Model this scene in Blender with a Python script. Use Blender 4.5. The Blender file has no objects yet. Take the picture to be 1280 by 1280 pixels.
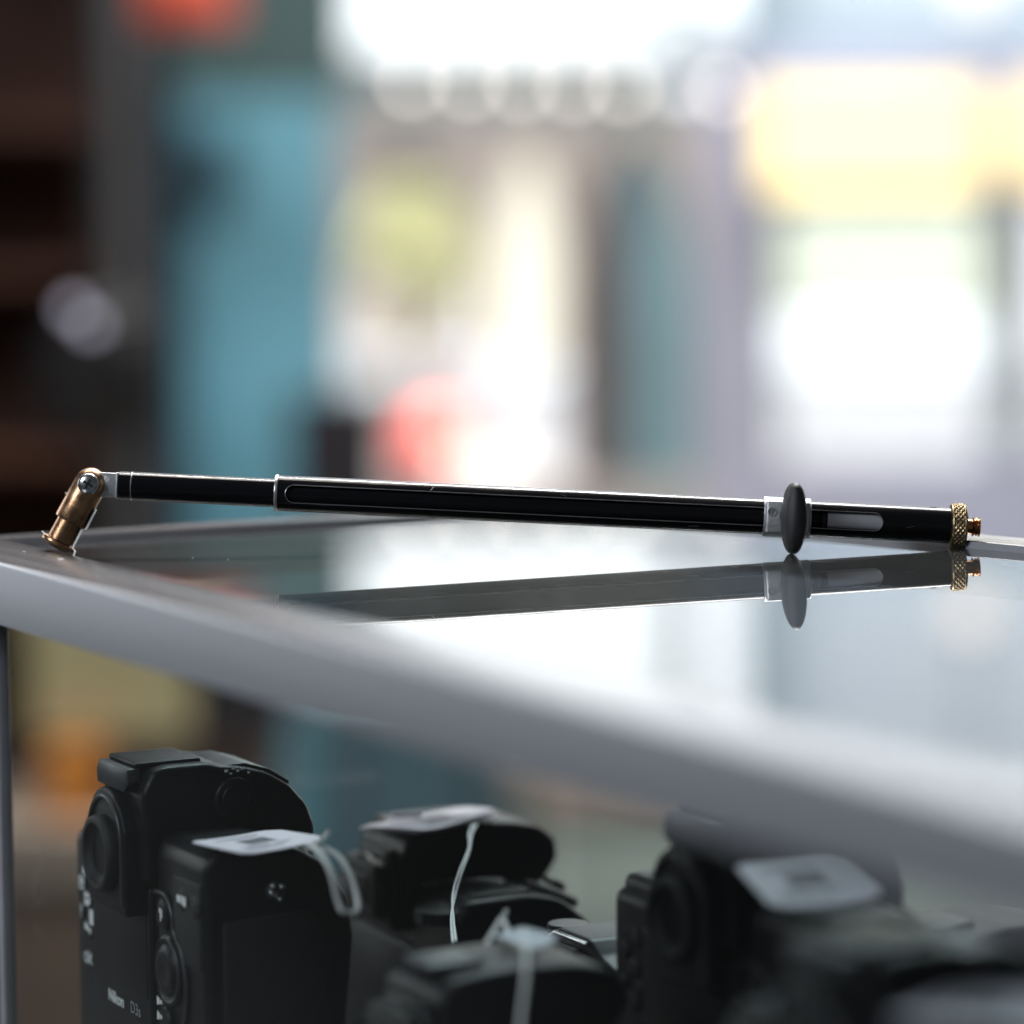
import bpy, bmesh, math, random
from mathutils import Vector, Matrix
random.seed(7)
R = math.radians
scene = bpy.context.scene
col = scene.collection

# ------------------------------------------------------------------ camera
F = 4000.0                                   # focal length in pixels of the 1280 px picture
PITCH = math.atan(370 / F); ROLL = R(0.54)
H = 0.1253                                   # lens height over the glass top (z = 0)
fw = Vector((0, math.cos(PITCH), -math.sin(PITCH)))
u0 = Vector((0, math.sin(PITCH), math.cos(PITCH))); r0 = Vector((1, 0, 0))
rt = (r0 * math.cos(ROLL) - u0 * math.sin(ROLL)).normalized()
up = (u0 * math.cos(ROLL) + r0 * math.sin(ROLL)).normalized()
CAM = Vector((0, 0, H))
def ray(x, y): return fw + rt * ((x - 640) / F) + up * ((640 - y) / F)
def at_depth(x, y, d): return CAM + ray(x, y) * d
def at_z(x, y, z):
    v = ray(x, y); return CAM + v * ((z - H) / v.z)
def at_y(x, y, Y):
    v = ray(x, y); return CAM + v * (Y / v.y)
cd = bpy.data.cameras.new('camera'); cam = bpy.data.objects.new('camera', cd); col.objects.link(cam)
cam.matrix_world = Matrix(((rt.x, up.x, -fw.x, 0), (rt.y, up.y, -fw.y, 0), (rt.z, up.z, -fw.z, H), (0, 0, 0, 1)))
cd.sensor_fit = 'HORIZONTAL'; cd.sensor_width = 36; cd.lens = 36 * F / 1280
cd.clip_start = 0.05; cd.clip_end = 200
cd.dof.use_dof = True; cd.dof.focus_distance = 1.189; cd.dof.aperture_fstop = 2.8
scene.camera = cam

# ------------------------------------------------------------------ materials
def srgb(r, g, b):
    f = lambda c: (c / 255 / 12.92) if c / 255 <= .04045 else ((c / 255 + .055) / 1.055) ** 2.4
    return (f(r), f(g), f(b), 1)
def new_mat(name):
    m = bpy.data.materials.new(name); m.use_nodes = True
    nt = m.node_tree; return m, nt, nt.nodes['Principled BSDF'], nt.nodes['Material Output']
def mat(name, base, rough=.5, metal=0., var=.12, scale=40., bump=0., bscale=600., spec=.5, rvar=0., emit=None, es=0., stretch=None):
    m, nt, p, out = new_mat(name); N = nt.nodes; L = nt.links
    if len(base) == 3: base = (*base, 1)
    tc = N.new('ShaderNodeTexCoord'); src = tc.outputs['Object']
    if stretch:
        mp = N.new('ShaderNodeMapping'); mp.inputs['Scale'].default_value = stretch
        L.new(src, mp.inputs[0]); src = mp.outputs[0]
    nz = N.new('ShaderNodeTexNoise'); nz.inputs['Scale'].default_value = scale; nz.inputs['Detail'].default_value = 5
    L.new(src, nz.inputs['Vector'])
    if var:
        rp = N.new('ShaderNodeValToRGB')
        rp.color_ramp.elements[0].position = .3; rp.color_ramp.elements[1].position = .7
        rp.color_ramp.elements[0].color = tuple(c * (1 - var) for c in base[:3]) + (1,)
        rp.color_ramp.elements[1].color = tuple(min(1, c * (1 + var)) for c in base[:3]) + (1,)
        L.new(nz.outputs[0], rp.inputs[0]); L.new(rp.outputs[0], p.inputs['Base Color'])
    else: p.inputs['Base Color'].default_value = base
    p.inputs['Roughness'].default_value = rough; p.inputs['Metallic'].default_value = metal
    p.inputs['Specular IOR Level'].default_value = spec
    if rvar:
        mr = N.new('ShaderNodeMapRange'); mr.inputs[1].default_value = .3; mr.inputs[2].default_value = .7
        mr.inputs[3].default_value = max(0, rough - rvar); mr.inputs[4].default_value = rough + rvar
        L.new(nz.outputs[0], mr.inputs[0]); L.new(mr.outputs[0], p.inputs['Roughness'])
    if bump:
        n2 = N.new('ShaderNodeTexNoise'); n2.inputs['Scale'].default_value = bscale; n2.inputs['Detail'].default_value = 3
        L.new(src, n2.inputs['Vector'])
        b = N.new('ShaderNodeBump'); b.inputs['Strength'].default_value = bump; b.inputs['Distance'].default_value = .0004
        L.new(n2.outputs[0], b.inputs['Height']); L.new(b.outputs[0], p.inputs['Normal'])
    if emit:
        p.inputs['Emission Color'].default_value = (*emit[:3], 1); p.inputs['Emission Strength'].default_value = es
    return m
def glass_mat(name, tint=(1, 1, 1), r_min=.04, k=1., dust=0., rough=0.):
    """clear sheet: Schlick mix of a mirror reflection and straight-through view"""
    m, nt, p, out = new_mat(name); N = nt.nodes; L = nt.links; N.remove(p)
    g = N.new('ShaderNodeNewGeometry'); d = N.new('ShaderNodeVectorMath'); d.operation = 'DOT_PRODUCT'
    L.new(g.outputs['Incoming'], d.inputs[0]); L.new(g.outputs['Normal'], d.inputs[1])
    def mth(op, a, b=None):
        n = N.new('ShaderNodeMath'); n.operation = op; n.use_clamp = False
        for i, v in enumerate((a, b)):
            if v is None: continue
            if isinstance(v, (int, float)): n.inputs[i].default_value = v
            else: L.new(v, n.inputs[i])
        return n.outputs[0]
    c = mth('ABSOLUTE', d.outputs['Value']); q = mth('POWER', mth('SUBTRACT', 1., c), 5.)
    f = mth('ADD', mth('MULTIPLY', q, (1 - r_min) * k), r_min)
    t = N.new('ShaderNodeBsdfTransparent'); t.inputs[0].default_value = (*tint, 1)
    gl = N.new('ShaderNodeBsdfGlossy'); gl.inputs['Roughness'].default_value = rough; gl.inputs[0].default_value = (1, 1, 1, 1)
    mx = N.new('ShaderNodeMixShader'); L.new(f, mx.inputs[0]); L.new(t.outputs[0], mx.inputs[1]); L.new(gl.outputs[0], mx.inputs[2])
    last = mx.outputs[0]
    if dust:
        tc = N.new('ShaderNodeTexCoord')
        v = N.new('ShaderNodeTexVoronoi'); v.inputs['Scale'].default_value = 130; L.new(tc.outputs['Object'], v.inputs['Vector'])
        n2 = N.new('ShaderNodeTexNoise'); n2.inputs['Scale'].default_value = 26; L.new(tc.outputs['Object'], n2.inputs['Vector'])
        lt = mth('LESS_THAN', v.outputs['Distance'], mth('MULTIPLY', mth('SUBTRACT', n2.outputs[0], .52), .45))
        df = N.new('ShaderNodeBsdfDiffuse'); df.inputs[0].default_value = (.8, .8, .8, 1)
        m2 = N.new('ShaderNodeMixShader')
        n3 = N.new('ShaderNodeTexNoise'); n3.inputs['Scale'].default_value = 9; L.new(tc.outputs['Object'], n3.inputs['Vector'])
        L.new(mth('ADD', mth('MULTIPLY', lt, dust), mth('MULTIPLY', n3.outputs[0], .035)), m2.inputs[0])
        L.new(last, m2.inputs[1]); L.new(df.outputs[0], m2.inputs[2]); last = m2.outputs[0]
    L.new(last, out.inputs['Surface']); return m
def clear_mat(name, tint):
    m, nt, p, out = new_mat(name); nt.nodes.remove(p)
    t = nt.nodes.new('ShaderNodeBsdfTransparent'); t.inputs[0].default_value = (*tint, 1)
    nt.links.new(t.outputs[0], out.inputs['Surface']); return m
def emit_mat(name, c, s, var=0., scale=1.):
    m, nt, p, out = new_mat(name); nt.nodes.remove(p)
    e = nt.nodes.new('ShaderNodeEmission'); e.inputs[0].default_value = (*c[:3], 1); e.inputs[1].default_value = s
    nt.links.new(e.outputs[0], out.inputs['Surface']); return m
def cloth_mat(name, c, t=.5):
    m, nt, p, out = new_mat(name); N = nt.nodes; N.remove(p)
    a = N.new('ShaderNodeBsdfDiffuse'); b = N.new('ShaderNodeBsdfTranslucent'); mx = N.new('ShaderNodeMixShader')
    a.inputs[0].default_value = (*c[:3], 1); b.inputs[0].default_value = (*c[:3], 1); mx.inputs[0].default_value = t
    nt.links.new(a.outputs[0], mx.inputs[1]); nt.links.new(b.outputs[0], mx.inputs[2]); nt.links.new(mx.outputs[0], out.inputs['Surface']); return m

M = {}
M['anod'] = mat('black_anodised', (.008, .0078, .009), .17, 0, .2, 300, .10, 1500, .3, .05, stretch=(.06, 1, 1))
M['anod2'] = mat('black_gloss_tube', (.007, .007, .009), .15, 0, .2, 300, .06, 1500, .35, .04, stretch=(.06, 1, 1))
M['alu'] = mat('bare_aluminium', (.70, .70, .71), .32, 1, .08, 200, .1, 900)
M['alu_cast'] = mat('cast_aluminium', (.55, .56, .58), .42, .75, .12, 250, .35, 1400)
M['alu_in'] = mat('satin_inner_tube', (.66, .67, .71), .45, .8, .1, 120, 0, 600)
M['brass'] = mat('aged_brass', (.40, .235, .135), .32, 1, .25, 260, .12, 900, rvar=.08)
M['brass_knurl'] = mat('tarnished_brass', (.27, .20, .115), .38, 1, .25, 400, .05, 900)
M['copper'] = mat('coppery_brass', (.52, .27, .12), .24, 1, .2, 300, .05, 900)
M['steel'] = mat('zinc_steel', (.66, .69, .70), .26, 1, .1, 300, .05, 900)
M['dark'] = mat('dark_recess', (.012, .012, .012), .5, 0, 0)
M['rubber'] = mat('knob_rubber', (.014, .015, .018), .46, 0, .2, 500, .35, 2500)
M['rim'] = mat('brushed_rim', (.23, .23, .242), .25, 1, .06, 60, .0, 900, rvar=.05, stretch=(.03, 1, 1))
M['rim_face'] = mat('satin_rim_face', (.36, .38, .415), .50, .85, .10, 60, .04, 900, stretch=(.03, 1, 1))
M['rim_lip'] = mat('satin_rim_lip', (.42, .42, .46), .55, .25, .06, 60)
M['glass_top'] = glass_mat('glass_top', (.30, .37, .39), .045, 1.08, .35)
M['glass_pane'] = glass_mat('glass_pane', (.93, .96, .95), .045, 1.)
M['clear'] = clear_mat('clear_inner', (1, 1, 1))
M['shelf'] = mat('shelf_board', (.05, .05, .055), .5)
M['cam'] = mat('camera_plastic', (.0075, .0085, .0105), .30, 0, .15, 200, .35, 3200, .2)
M['cam_rub'] = mat('camera_rubber', (.008, .009, .0105), .55, 0, .2, 300, .8, 1800, .4)
M['cam_gloss'] = mat('camera_gloss', (.006, .007, .009), .40, 0, 0, spec=.25)
M['cam_grey'] = mat('camera_grey_plastic', (.032, .034, .040), .36, 0, .1, 200, .2, 2500)
M['ink'] = mat('white_ink', (.92, .94, .95), .5, 0, 0)
M['ink_grey'] = mat('grey_ink', (.30, .31, .33), .5, 0, 0)
M['paper'] = mat('tag_paper', (.86, .80, .90), .6, 0, .05, 60)
M['paper2'] = mat('tag_paper_thin', (.50, .52, .60), .6, 0, .05, 60)
M['print'] = mat('tag_print', (.16, .16, .19), .7, 0, .1)
M['cotton'] = mat('cotton_string', (.86, .86, .86), .8, 0, .1, 900, .5, 2500)
M['teal'] = mat('teal_paint', (.14, .375, .47), .6, 0, .34, 2.6)
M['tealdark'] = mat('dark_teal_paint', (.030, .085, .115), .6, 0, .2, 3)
M['palegreen'] = mat('pale_green_paint', (.44, .50, .46), .6, 0, .1, 3)
M['tealgrey'] = mat('teal_grey_paint', (.11, .20, .25), .6, 0, .25, 3)
M['green_dk'] = mat('dark_green_paint', (.05, .10, .10), .6, 0, .15, 2)
M['bookwood'] = mat('red_walnut', (.085, .040, .028), .5, 0, .3, 5, spec=.12)
M['walnut'] = mat('dark_walnut', (.040, .020, .013), .5, 0, .35, 6, stretch=(1, 1, 6))
M['curtain'] = mat('charcoal_cloth', (.022, .0215, .024), .8, 0, .2, 5, spec=.08)
M['red'] = mat('orange_red_shade', (.42, .038, .006), .5, 0, .2, 6)
M['taupe'] = mat('taupe_paint', (.50, .46, .43), .6, 0, .1, 3)
M['lintel'] = mat('grey_teal_paint', (.27, .325, .335), .6, 0, .1, 3)
M['lav'] = mat('lavender_plaster', (.47, .48, .60), .7, 0, .08, 3)
M['tealdoor'] = mat('pale_teal_paint', (.20, .35, .40), .6, 0, .15, 3)
M['drape'] = mat('mauve_cloth', (.12, .105, .108), .7, 0, .1, 3)
M['beam'] = mat('blue_grey_paint', (.32, .42, .48), .6, 0, .1, 3)
M['slate'] = mat('slate_grey_paint', (.34, .39, .42), .6, 0, .1, 3)
M['floor'] = mat('brown_boards', (.016, .018, .020), .5, 0, .3, 4, stretch=(1, 8, 1))
M['pave'] = mat('pale_pavement', (.56, .56, .60), .8, 0, .1, 2)
M['sky'] = emit_mat('bright_sky', (.93, .97, 1.0), 2.3)
M['sign'] = emit_mat('sign_glow', (1.0, .80, .38), 2.2)
M['bulb'] = emit_mat('bulb_glow', (1.0, .90, .82), 5.5)
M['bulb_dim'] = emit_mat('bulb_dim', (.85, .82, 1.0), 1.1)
M['globe'] = emit_mat('globe_glow', (1.0, .90, .82), 1.7)
M['redshade'] = mat('red_glass', (.75, .10, .07), .4, 0, .1, 8, emit=(.9, .10, .06), es=.55)
M['pane_far'] = glass_mat('window_pane', (.97, .98, .98), .04, 1.)
M['blind'] = cloth_mat('pale_blind', (.42, .47, .52), .66)
M['blind_green'] = cloth_mat('green_blind', (.60, .65, .54), .8)
M['leaf_lit'] = cloth_mat('leaf_backlit', (.52, .52, .33), .65)
M['blind_cream'] = cloth_mat('cream_blind', (.90, .88, .74), .85)
M['black'] = mat('black_case', (.022, .02, .026), .5, 0, .1, 5)
M['olive'] = mat('mustard_paint', (.62, .53, .30), .6, 0, .15, 3)
M['orange'] = mat('orange_paint', (.72, .25, .03), .5, 0, .15, 4)
M['greybrown'] = mat('greybrown_wood', (.32, .25, .20), .6, 0, .2, 4)
M['brownwood'] = mat('brown_wood', (.17, .105, .07), .6, 0, .2, 4)
M['bark'] = mat('bark', (.09, .06, .04), .8, 0, .3, 20)
M['leaf'] = mat('leaf', (.11, .15, .03), .6, 0, .4, 6)
M['facade'] = mat('rose_render', (.42, .37, .36), .8, 0, .1, 1.5)
M['brick'] = mat('tan_brick', (.36, .26, .19), .8, 0, .2, 6)
M['pink'] = mat('beige_board', (.52, .40, .33), .6, 0, .1, 4)

# ------------------------------------------------------------------ mesh builder (units of k metres)
class MB:
    def __init__(s, k=1.): s.bm = bmesh.new(); s.k = k
    def _add(s, t, M4=None):
        if M4 is not None: bmesh.ops.transform(t, matrix=M4, verts=t.verts)
        me = bpy.data.meshes.new('tmp'); t.to_mesh(me); t.free(); s.bm.from_mesh(me); bpy.data.meshes.remove(me); return s
    def box(s, x0, x1, y0, y1, z0, z1, bev=0., seg=3, M4=None):
        t = bmesh.new(); bmesh.ops.create_cube(t, size=1)
        for v in t.verts: v.co = Vector(((x0 + x1) / 2 + v.co.x * (x1 - x0), (y0 + y1) / 2 + v.co.y * (y1 - y0), (z0 + z1) / 2 + v.co.z * (z1 - z0)))
        if bev: bmesh.ops.bevel(t, geom=t.edges[:], offset=bev, segments=seg, profile=.5, affect='EDGES', clamp_overlap=True)
        return s._add(t, M4)
    def prism(s, poly, axis, a0, a1, bev=0., seg=3, taper=None, M4=None):
        """poly in the plane of the two other axes (in x,y,z order), extruded along axis"""
        t = bmesh.new(); n = len(poly)
        def mk(p, a):
            q = list(p); q.insert('xyz'.index(axis), a); return t.verts.new(q)
        A = [mk(p, a0) for p in poly]; B = [mk(p, a1) for p in (taper or poly)]
        t.faces.new(A); t.faces.new(B[::-1])
        for i in range(n): t.faces.new((A[i], B[i], B[(i + 1) % n], A[(i + 1) % n]))
        bmesh.ops.recalc_face_normals(t, faces=t.faces)
        if bev: bmesh.ops.bevel(t, geom=t.edges[:], offset=bev, segments=seg, profile=.5, affect='EDGES', clamp_overlap=True)
        return s._add(t, M4)
    def lathe(s, prof, o=(0, 0, 0), d=(1, 0, 0), seg=48, fn=None, caps=True):
        """prof: list of (distance along d, radius)"""
        t = bmesh.new(); o = Vector(o); d = Vector(d).normalized()
        a = d.orthogonal().normalized(); b = d.cross(a); rings = []
        for (h, r) in prof:
            rg = []
            for i in range(seg):
                th = 2 * math.pi * i / seg; rr = r + (fn(th, h, r) if fn else 0)
                rg.append(t.verts.new(o + d * h + (a * math.cos(th) + b * math.sin(th)) * rr))
            rings.append(rg)
        for p, q in zip(rings, rings[1:]):
            for i in range(seg): t.faces.new((p[i], p[(i + 1) % seg], q[(i + 1) % seg], q[i]))
        if caps: t.faces.new(rings[0][::-1]); t.faces.new(rings[-1])
        bmesh.ops.recalc_face_normals(t, faces=t.faces)
        return s._add(t)
    def cyl(s, p0, p1, r, seg=32, c=0.):
        p0 = Vector(p0); d = Vector(p1) - p0; l = d.length
        return s.lathe([(0, r - c), (c, r), (l - c, r), (l, r - c)] if c else [(0, r), (l, r)], p0, d, seg)
    def tube(s, pts, r, seg=8, closed=False):
        t = bmesh.new(); pts = [Vector(p) for p in pts]; n = len(pts); rings = []; prev = None
        for i, p in enumerate(pts):
            if closed: d = pts[(i + 1) % n] - pts[i - 1]
            else: d = pts[min(i + 1, n - 1)] - pts[max(i - 1, 0)]
            d.normalize()
            a = (prev - d * prev.dot(d)).normalized() if prev is not None else d.orthogonal().normalized()
            prev = a; b = d.cross(a)
            rings.append([t.verts.new(p + (a * math.cos(2 * math.pi * k / seg) + b * math.sin(2 * math.pi * k / seg)) * r) for k in range(seg)])
        pr = list(zip(rings, rings[1:])) + ([(rings[-1], rings[0])] if closed else [])
        for p, q in pr:
            for k in range(seg): t.faces.new((p[k], p[(k + 1) % seg], q[(k + 1) % seg], q[k]))
        if not closed: t.faces.new(rings[0][::-1]); t.faces.new(rings[-1])
        bmesh.ops.recalc_face_normals(t, faces=t.faces)
        return s._add(t)
    def sphere(s, c, r, sc=(1, 1, 1), u=32, v=20, M4=None):
        t = bmesh.new(); bmesh.ops.create_uvsphere(t, u_segments=u, v_segments=v, radius=r)
        for q in t.verts: q.co = Vector((c[0] + q.co.x * sc[0], c[1] + q.co.y * sc[1], c[2] + q.co.z * sc[2]))
        return s._add(t, M4)
    def build(s, name, m, parent=None, ang=35, mats=None):
        me = bpy.data.meshes.new(name)
        if s.k != 1: bmesh.ops.scale(s.bm, vec=(s.k,) * 3, verts=s.bm.verts)
        s.bm.to_mesh(me); s.bm.free()
        me.polygons.foreach_set('use_smooth', [True] * len(me.polygons)); me.set_sharp_from_angle(angle=R(ang))
        o = bpy.data.objects.new(name, me); col.objects.link(o); me.materials.append(m)
        for q in mats or (): me.materials.append(q)
        if parent: o.parent = parent
        return o
def empty(name, loc=(0, 0, 0)):
    o = bpy.data.objects.new(name, None); col.objects.link(o); o.location = loc; o.empty_display_size = .02; return o
def tag(o, label=None, cat=None, group=None, kind=None):
    if label: o['label'] = label
    if cat: o['category'] = cat
    if group: o['group'] = group
    if kind: o['kind'] = kind
    return o
def kids(o): return [c for c in list(bpy.data.objects) if c.parent == o]
def copy_tree(o, parent=None, skip=()):
    c = o.copy(); col.objects.link(c)
    if parent: c.parent = parent
    for ch in kids(o):
        if ch.name.split('.')[0] not in skip: copy_tree(ch, c, skip)
    return c
def text_mesh(name, body, size, m, parent, M4, bold=0., ext=.05):
    cu = bpy.data.curves.new('t', 'FONT'); cu.body = body; cu.size = size; cu.align_x = 'CENTER'; cu.align_y = 'CENTER'
    cu.offset = bold; cu.extrude = ext; cu.resolution_u = 3
    ob = bpy.data.objects.new('t', cu); col.objects.link(ob)
    dg = bpy.context.evaluated_depsgraph_get(); dg.update()
    me = bpy.data.meshes.new_from_object(ob.evaluated_get(dg)); bpy.data.objects.remove(ob); bpy.data.curves.remove(cu)
    me.name = name; me.transform(M4); me.materials.clear(); me.materials.append(m)
    o = bpy.data.objects.new(name, me); col.objects.link(o)
    if parent: o.parent = parent
    return o
def spline(P, n=8, closed=False):
    P = [Vector(p) for p in P]; out = []; m = len(P)
    g = (lambda i: P[i % m]) if closed else (lambda i: P[max(0, min(m - 1, i))])
    for i in range(m if closed else m - 1):
        a, b, c, d = g(i - 1), g(i), g(i + 1), g(i + 2)
        for k in range(n):
            t = k / n
            out.append(.5 * ((2 * b) + (c - a) * t + (2 * a - 5 * b + 4 * c - d) * t * t + (3 * b - a - 3 * c + d) * t ** 3))
    if not closed: out.append(P[-1])
    return out

# ================================================================== display case
A = at_z(4, 682, 0); A.z = 0
dAD = at_z(400, 775, 0) - A; eu = Vector((dAD.x, dAD.y, 0)).normalized()      # along the front edge, towards the viewer
en = Vector((-eu.y, eu.x, 0))                                               # into the case
Q = at_z(1200, 684.5, 0); bdir = Vector((math.cos(R(-49)), math.sin(R(-49)), 0))
den = en.x * bdir.y - en.y * bdir.x
tB = ((Q.x - A.x) * bdir.y - (Q.y - A.y) * bdir.x) / den
Bc = A + en * tB; Lf = .74
D = A + eu * Lf
tC = ((D - Bc).dot(eu)) / bdir.dot(eu); Cc = Bc + bdir * tC
SH = -.232                                    # shelf level
case = empty('display_case', (A + Cc) / 2 + Vector((0, 0, SH - .03)))
tag(case, 'glass topped display case with brushed aluminium rim holding black cameras', 'display case')
def rel(o):
    o.parent = case; o.matrix_parent_inverse = Matrix.Identity(4)
    o.location = -case.location; return o
def slab(poly, z0, z1, name, m, mats=None):
    b = MB(); b.prism([(p.x, p.y) for p in poly], 'z', z0, z1)
    return rel(b.build(name, m, None, mats=mats))
quad = [A, D, Cc, Bc]
g = slab(quad, -.005, 0, 'glass_top', M['glass_top'], [M['clear']])
for p in g.data.polygons: p.material_index = 0 if p.normal.z > .5 else 1
# rim: swept profile (outward distance, height), one piece per side
def rim(P, Qp, name, w, outside, e0, e1, lip=0.):
    d = (Qp - P).normalized(); L = (Qp - P).length
    prof = [(0, -.004), (0, .0021 + lip), (.0003, .0024 + lip), (w - .0012, .0024 + lip), (w - .0006, .0022 + lip), (w - .0002, .0016 + lip), (w, .0008 + lip), (w, -.0205), (w - .003, -.0205), (w - .003, -.006), (.004, -.006)]
    b = MB(); t = bmesh.new(); n = len(prof); R0 = []; R1 = []
    for o_, z in prof:
        R0.append(t.verts.new((-e0 * o_, o_, z))); R1.append(t.verts.new((L + e1 * o_, o_, z)))
    for i in range(n): t.faces.new((R0[i], R1[i], R1[(i + 1) % n], R0[(i + 1) % n]))
    t.faces.new(R0[::-1]); t.faces.new(R1); bmesh.ops.recalc_face_normals(t, faces=t.faces)
    b._add(t); o = b.build(name, M['rim'], None, 30, [M['rim_face'], M['rim_lip']])
    for p in o.data.polygons:
        if p.normal.y > .97: p.material_index = 1
        elif p.normal.y < -.9: p.material_index = 2
    Mx = Matrix((( d.x, outside.x, 0, P.x), (d.y, outside.y, 0, P.y), (0, 0, 1, 0), (0, 0, 0, 1)))
    Mx.translation -= case.location
    o.parent = case; o.matrix_local = Mx; return o
W = .031
ob = Vector((-bdir.y, bdir.x, 0))
rim(A, D, 'front_rim', W, -en, 1, 1)
rim(A, Bc, 'side_rim', W * .55, -eu, 0, 0.2)
rim(Bc, Cc, 'back_rim', W * .7, ob, .2, .1, .0006)
rim(D, Cc, 'end_rim', W, eu, 0, 0)
def pane(P, Qp, n, name, off, y0=SH, y1=-.0065, th=.004):
    d = (Qp - P).normalized(); a = P + n * off; b_ = Qp + n * off
    o = slab([a + d * .004, b_ - d * .004, b_ - d * .004 + n * th, a + d * .004 + n * th], y0, y1, name, M['glass_pane'], [M['clear']])
    for p in o.data.polygons: p.material_index = 0 if p.normal.dot(n) > .7 else 1
    return o
pane(A, D, -en, 'front_pane', .0)
pane(A, Bc, -eu, 'side_pane', .0)
pane(Bc, Cc, ob, 'back_pane', .0)
b = MB(); b.box(-.004, .0012, -.0045, .0012, SH, -.006, .0008)
o = b.build('corner_post', M['rim_lip']); o.parent = case
o.matrix_local = Matrix(((eu.x, en.x, 0, A.x - case.location.x), (eu.y, en.y, 0, A.y - case.location.y), (0, 0, 1, -case.location.z), (0, 0, 0, 1)))
slab([A - en * .012 - eu * .012, D - en * .012, Cc + ob * .012, Bc + ob * .012 - eu * .012], SH - .018, SH, 'shelf', M['shelf'])
slab([A - en * .012 - eu * .012, D - en * .012, Cc + ob * .012, Bc + ob * .012 - eu * .012], -.95, SH - .0185, 'base_cabinet', M['walnut'])

# ================================================================== telescopic arm (local mm, x along the arm, -y to the viewer)
P0 = at_depth(150, 607, 1.2); P1 = at_depth(1185, 657, 1.2)
ax = (P1 - P0).normalized(); ay = (fw - ax * fw.dot(ax)).normalized(); az = ax.cross(ay)
arm = bpy.data.objects.new('telescopic_arm', None); col.objects.link(arm); arm.empty_display_size = .02
Pb = at_depth(1196, 657.5, 1.2)
arm.matrix_world = Matrix(((ax.x, ay.x, az.x, Pb.x), (ax.y, ay.y, az.y, Pb.y), (ax.z, ay.z, az.z, Pb.z), (0, 0, 0, 1)))
tag(arm, 'black telescoping metal arm with brass ends lying across the glass top', 'telescopic arm')
K = .001
S = lambda px: (px - 1196) * .3 * 1.0012
# outer tube with a milled slot on the viewer's side
def outer_tube():
    r, ri = 6.75, 5.75; x0, x1 = S(347), S(1187); hs = 3.35; s0, s1 = S(358) + hs, S(1101) - hs
    xs = [x0, x0 + .5]
    nC = 12
    left = [s0 - hs * math.cos(math.pi / 2 * k / nC) for k in range(nC + 1)]
    right = [s1 + hs * math.sin(math.pi / 2 * k / nC) for k in range(nC + 1)]
    xs = [x0, s0 - hs - .4] + left + [s0 + (s1 - s0) * k / 20 for k in range(1, 20)] + right + [s1 + hs + .4, x1]
    def half(x):
        if x <= s0 - hs or x >= s1 + hs: return 0
        if x < s0: q = hs ** 2 - (s0 - x) ** 2
        elif x > s1: q = hs ** 2 - (x - s1) ** 2
        else: q = hs ** 2
        return math.sqrt(max(q, 0))
    NS = 56; t = bmesh.new(); grid = []
    edge_u, edge_l = [], []
    for x in xs:
        hh = half(x); a0 = math.asin(hh / r)
        ring = []
        for k in range(NS + 1):           # angle from slot's upper lip round the back to the lower lip; slot centre = -y
            th = a0 + (2 * math.pi - 2 * a0) * k / NS
            ring.append((t.verts.new((x, -r * math.cos(th), r * math.sin(th))), t.verts.new((x, -ri * math.cos(th), ri * math.sin(th)))))
        grid.append(ring); edge_u.append((x, -r * math.cos(a0), r * math.sin(a0)))
    for i, (p, q) in enumerate(zip(grid, grid[1:])):
        for k in range(NS):
            t.faces.new((p[k][0], q[k][0], q[k + 1][0], p[k + 1][0])); t.faces.new((p[k][1], p[k + 1][1], q[k + 1][1], q[k][1]))
        if half(xs[i]) > 0 or half(xs[i + 1]) > 0:
            t.faces.new((p[0][0], p[0][1], q[0][1], q[0][0])); t.faces.new((p[NS][0], q[NS][0], q[NS][1], p[NS][1]))
    for ring in (grid[0], grid[-1]):
        for k in range(NS): t.faces.new((ring[k][0], ring[k + 1][0], ring[k + 1][1], ring[k][1]))
    bmesh.ops.remove_doubles(t, verts=t.verts, dist=1e-4)
    bmesh.ops.recalc_face_normals(t, faces=t.faces)
    up_ = [p for p in edge_u if s0 - hs - .01 <= p[0] <= s1 + hs + .01]
    loop = up_ + [(x, y, -z) for x, y, z in up_[::-1]][1:-1]
    return t, loop
t, loop = outer_tube()
b = MB(K); b._add(t); ot = b.build('outer_tube', M['anod'], arm, 30)
b = MB(K); b.tube([(x, y * 1.004, z) for x, y, z in loop], .16, 6, True); b.build('slot_edge', M['alu'], ot)
b = MB(K); b.lathe([(0, 5.6), (0, 6.9), (.35, 7.0), (.95, 7.0), (1.2, 6.8), (1.2, 5.6)], (S(347) - .9, 0, 0), (1, 0, 0), 56, caps=False); b.build('end_ring', M['alu'], ot)
def sliver(x, z, dx, dz, w, r=6.80):
    q = lambda zz: -math.sqrt(r * r - zz * zz)
    b = MB(K); b.tube([(x, q(z), z), (x + dx * .5, q(z + dz * .45), z + dz * .45), (x + dx, q(z + dz), z + dz)], w, 5); b.build('scratch', M['alu'], ot)
sliver(S(538), 3.7, 1.4, 1.9, .13); sliver(S(1161), 6.4, 2.2, .05, .2); sliver(S(700), 4.6, 2.2, -.5, .05); sliver(S(1130), -1.5, 3, .6, .035); sliver(S(860), -4.9, 4, .25, .04)
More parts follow.
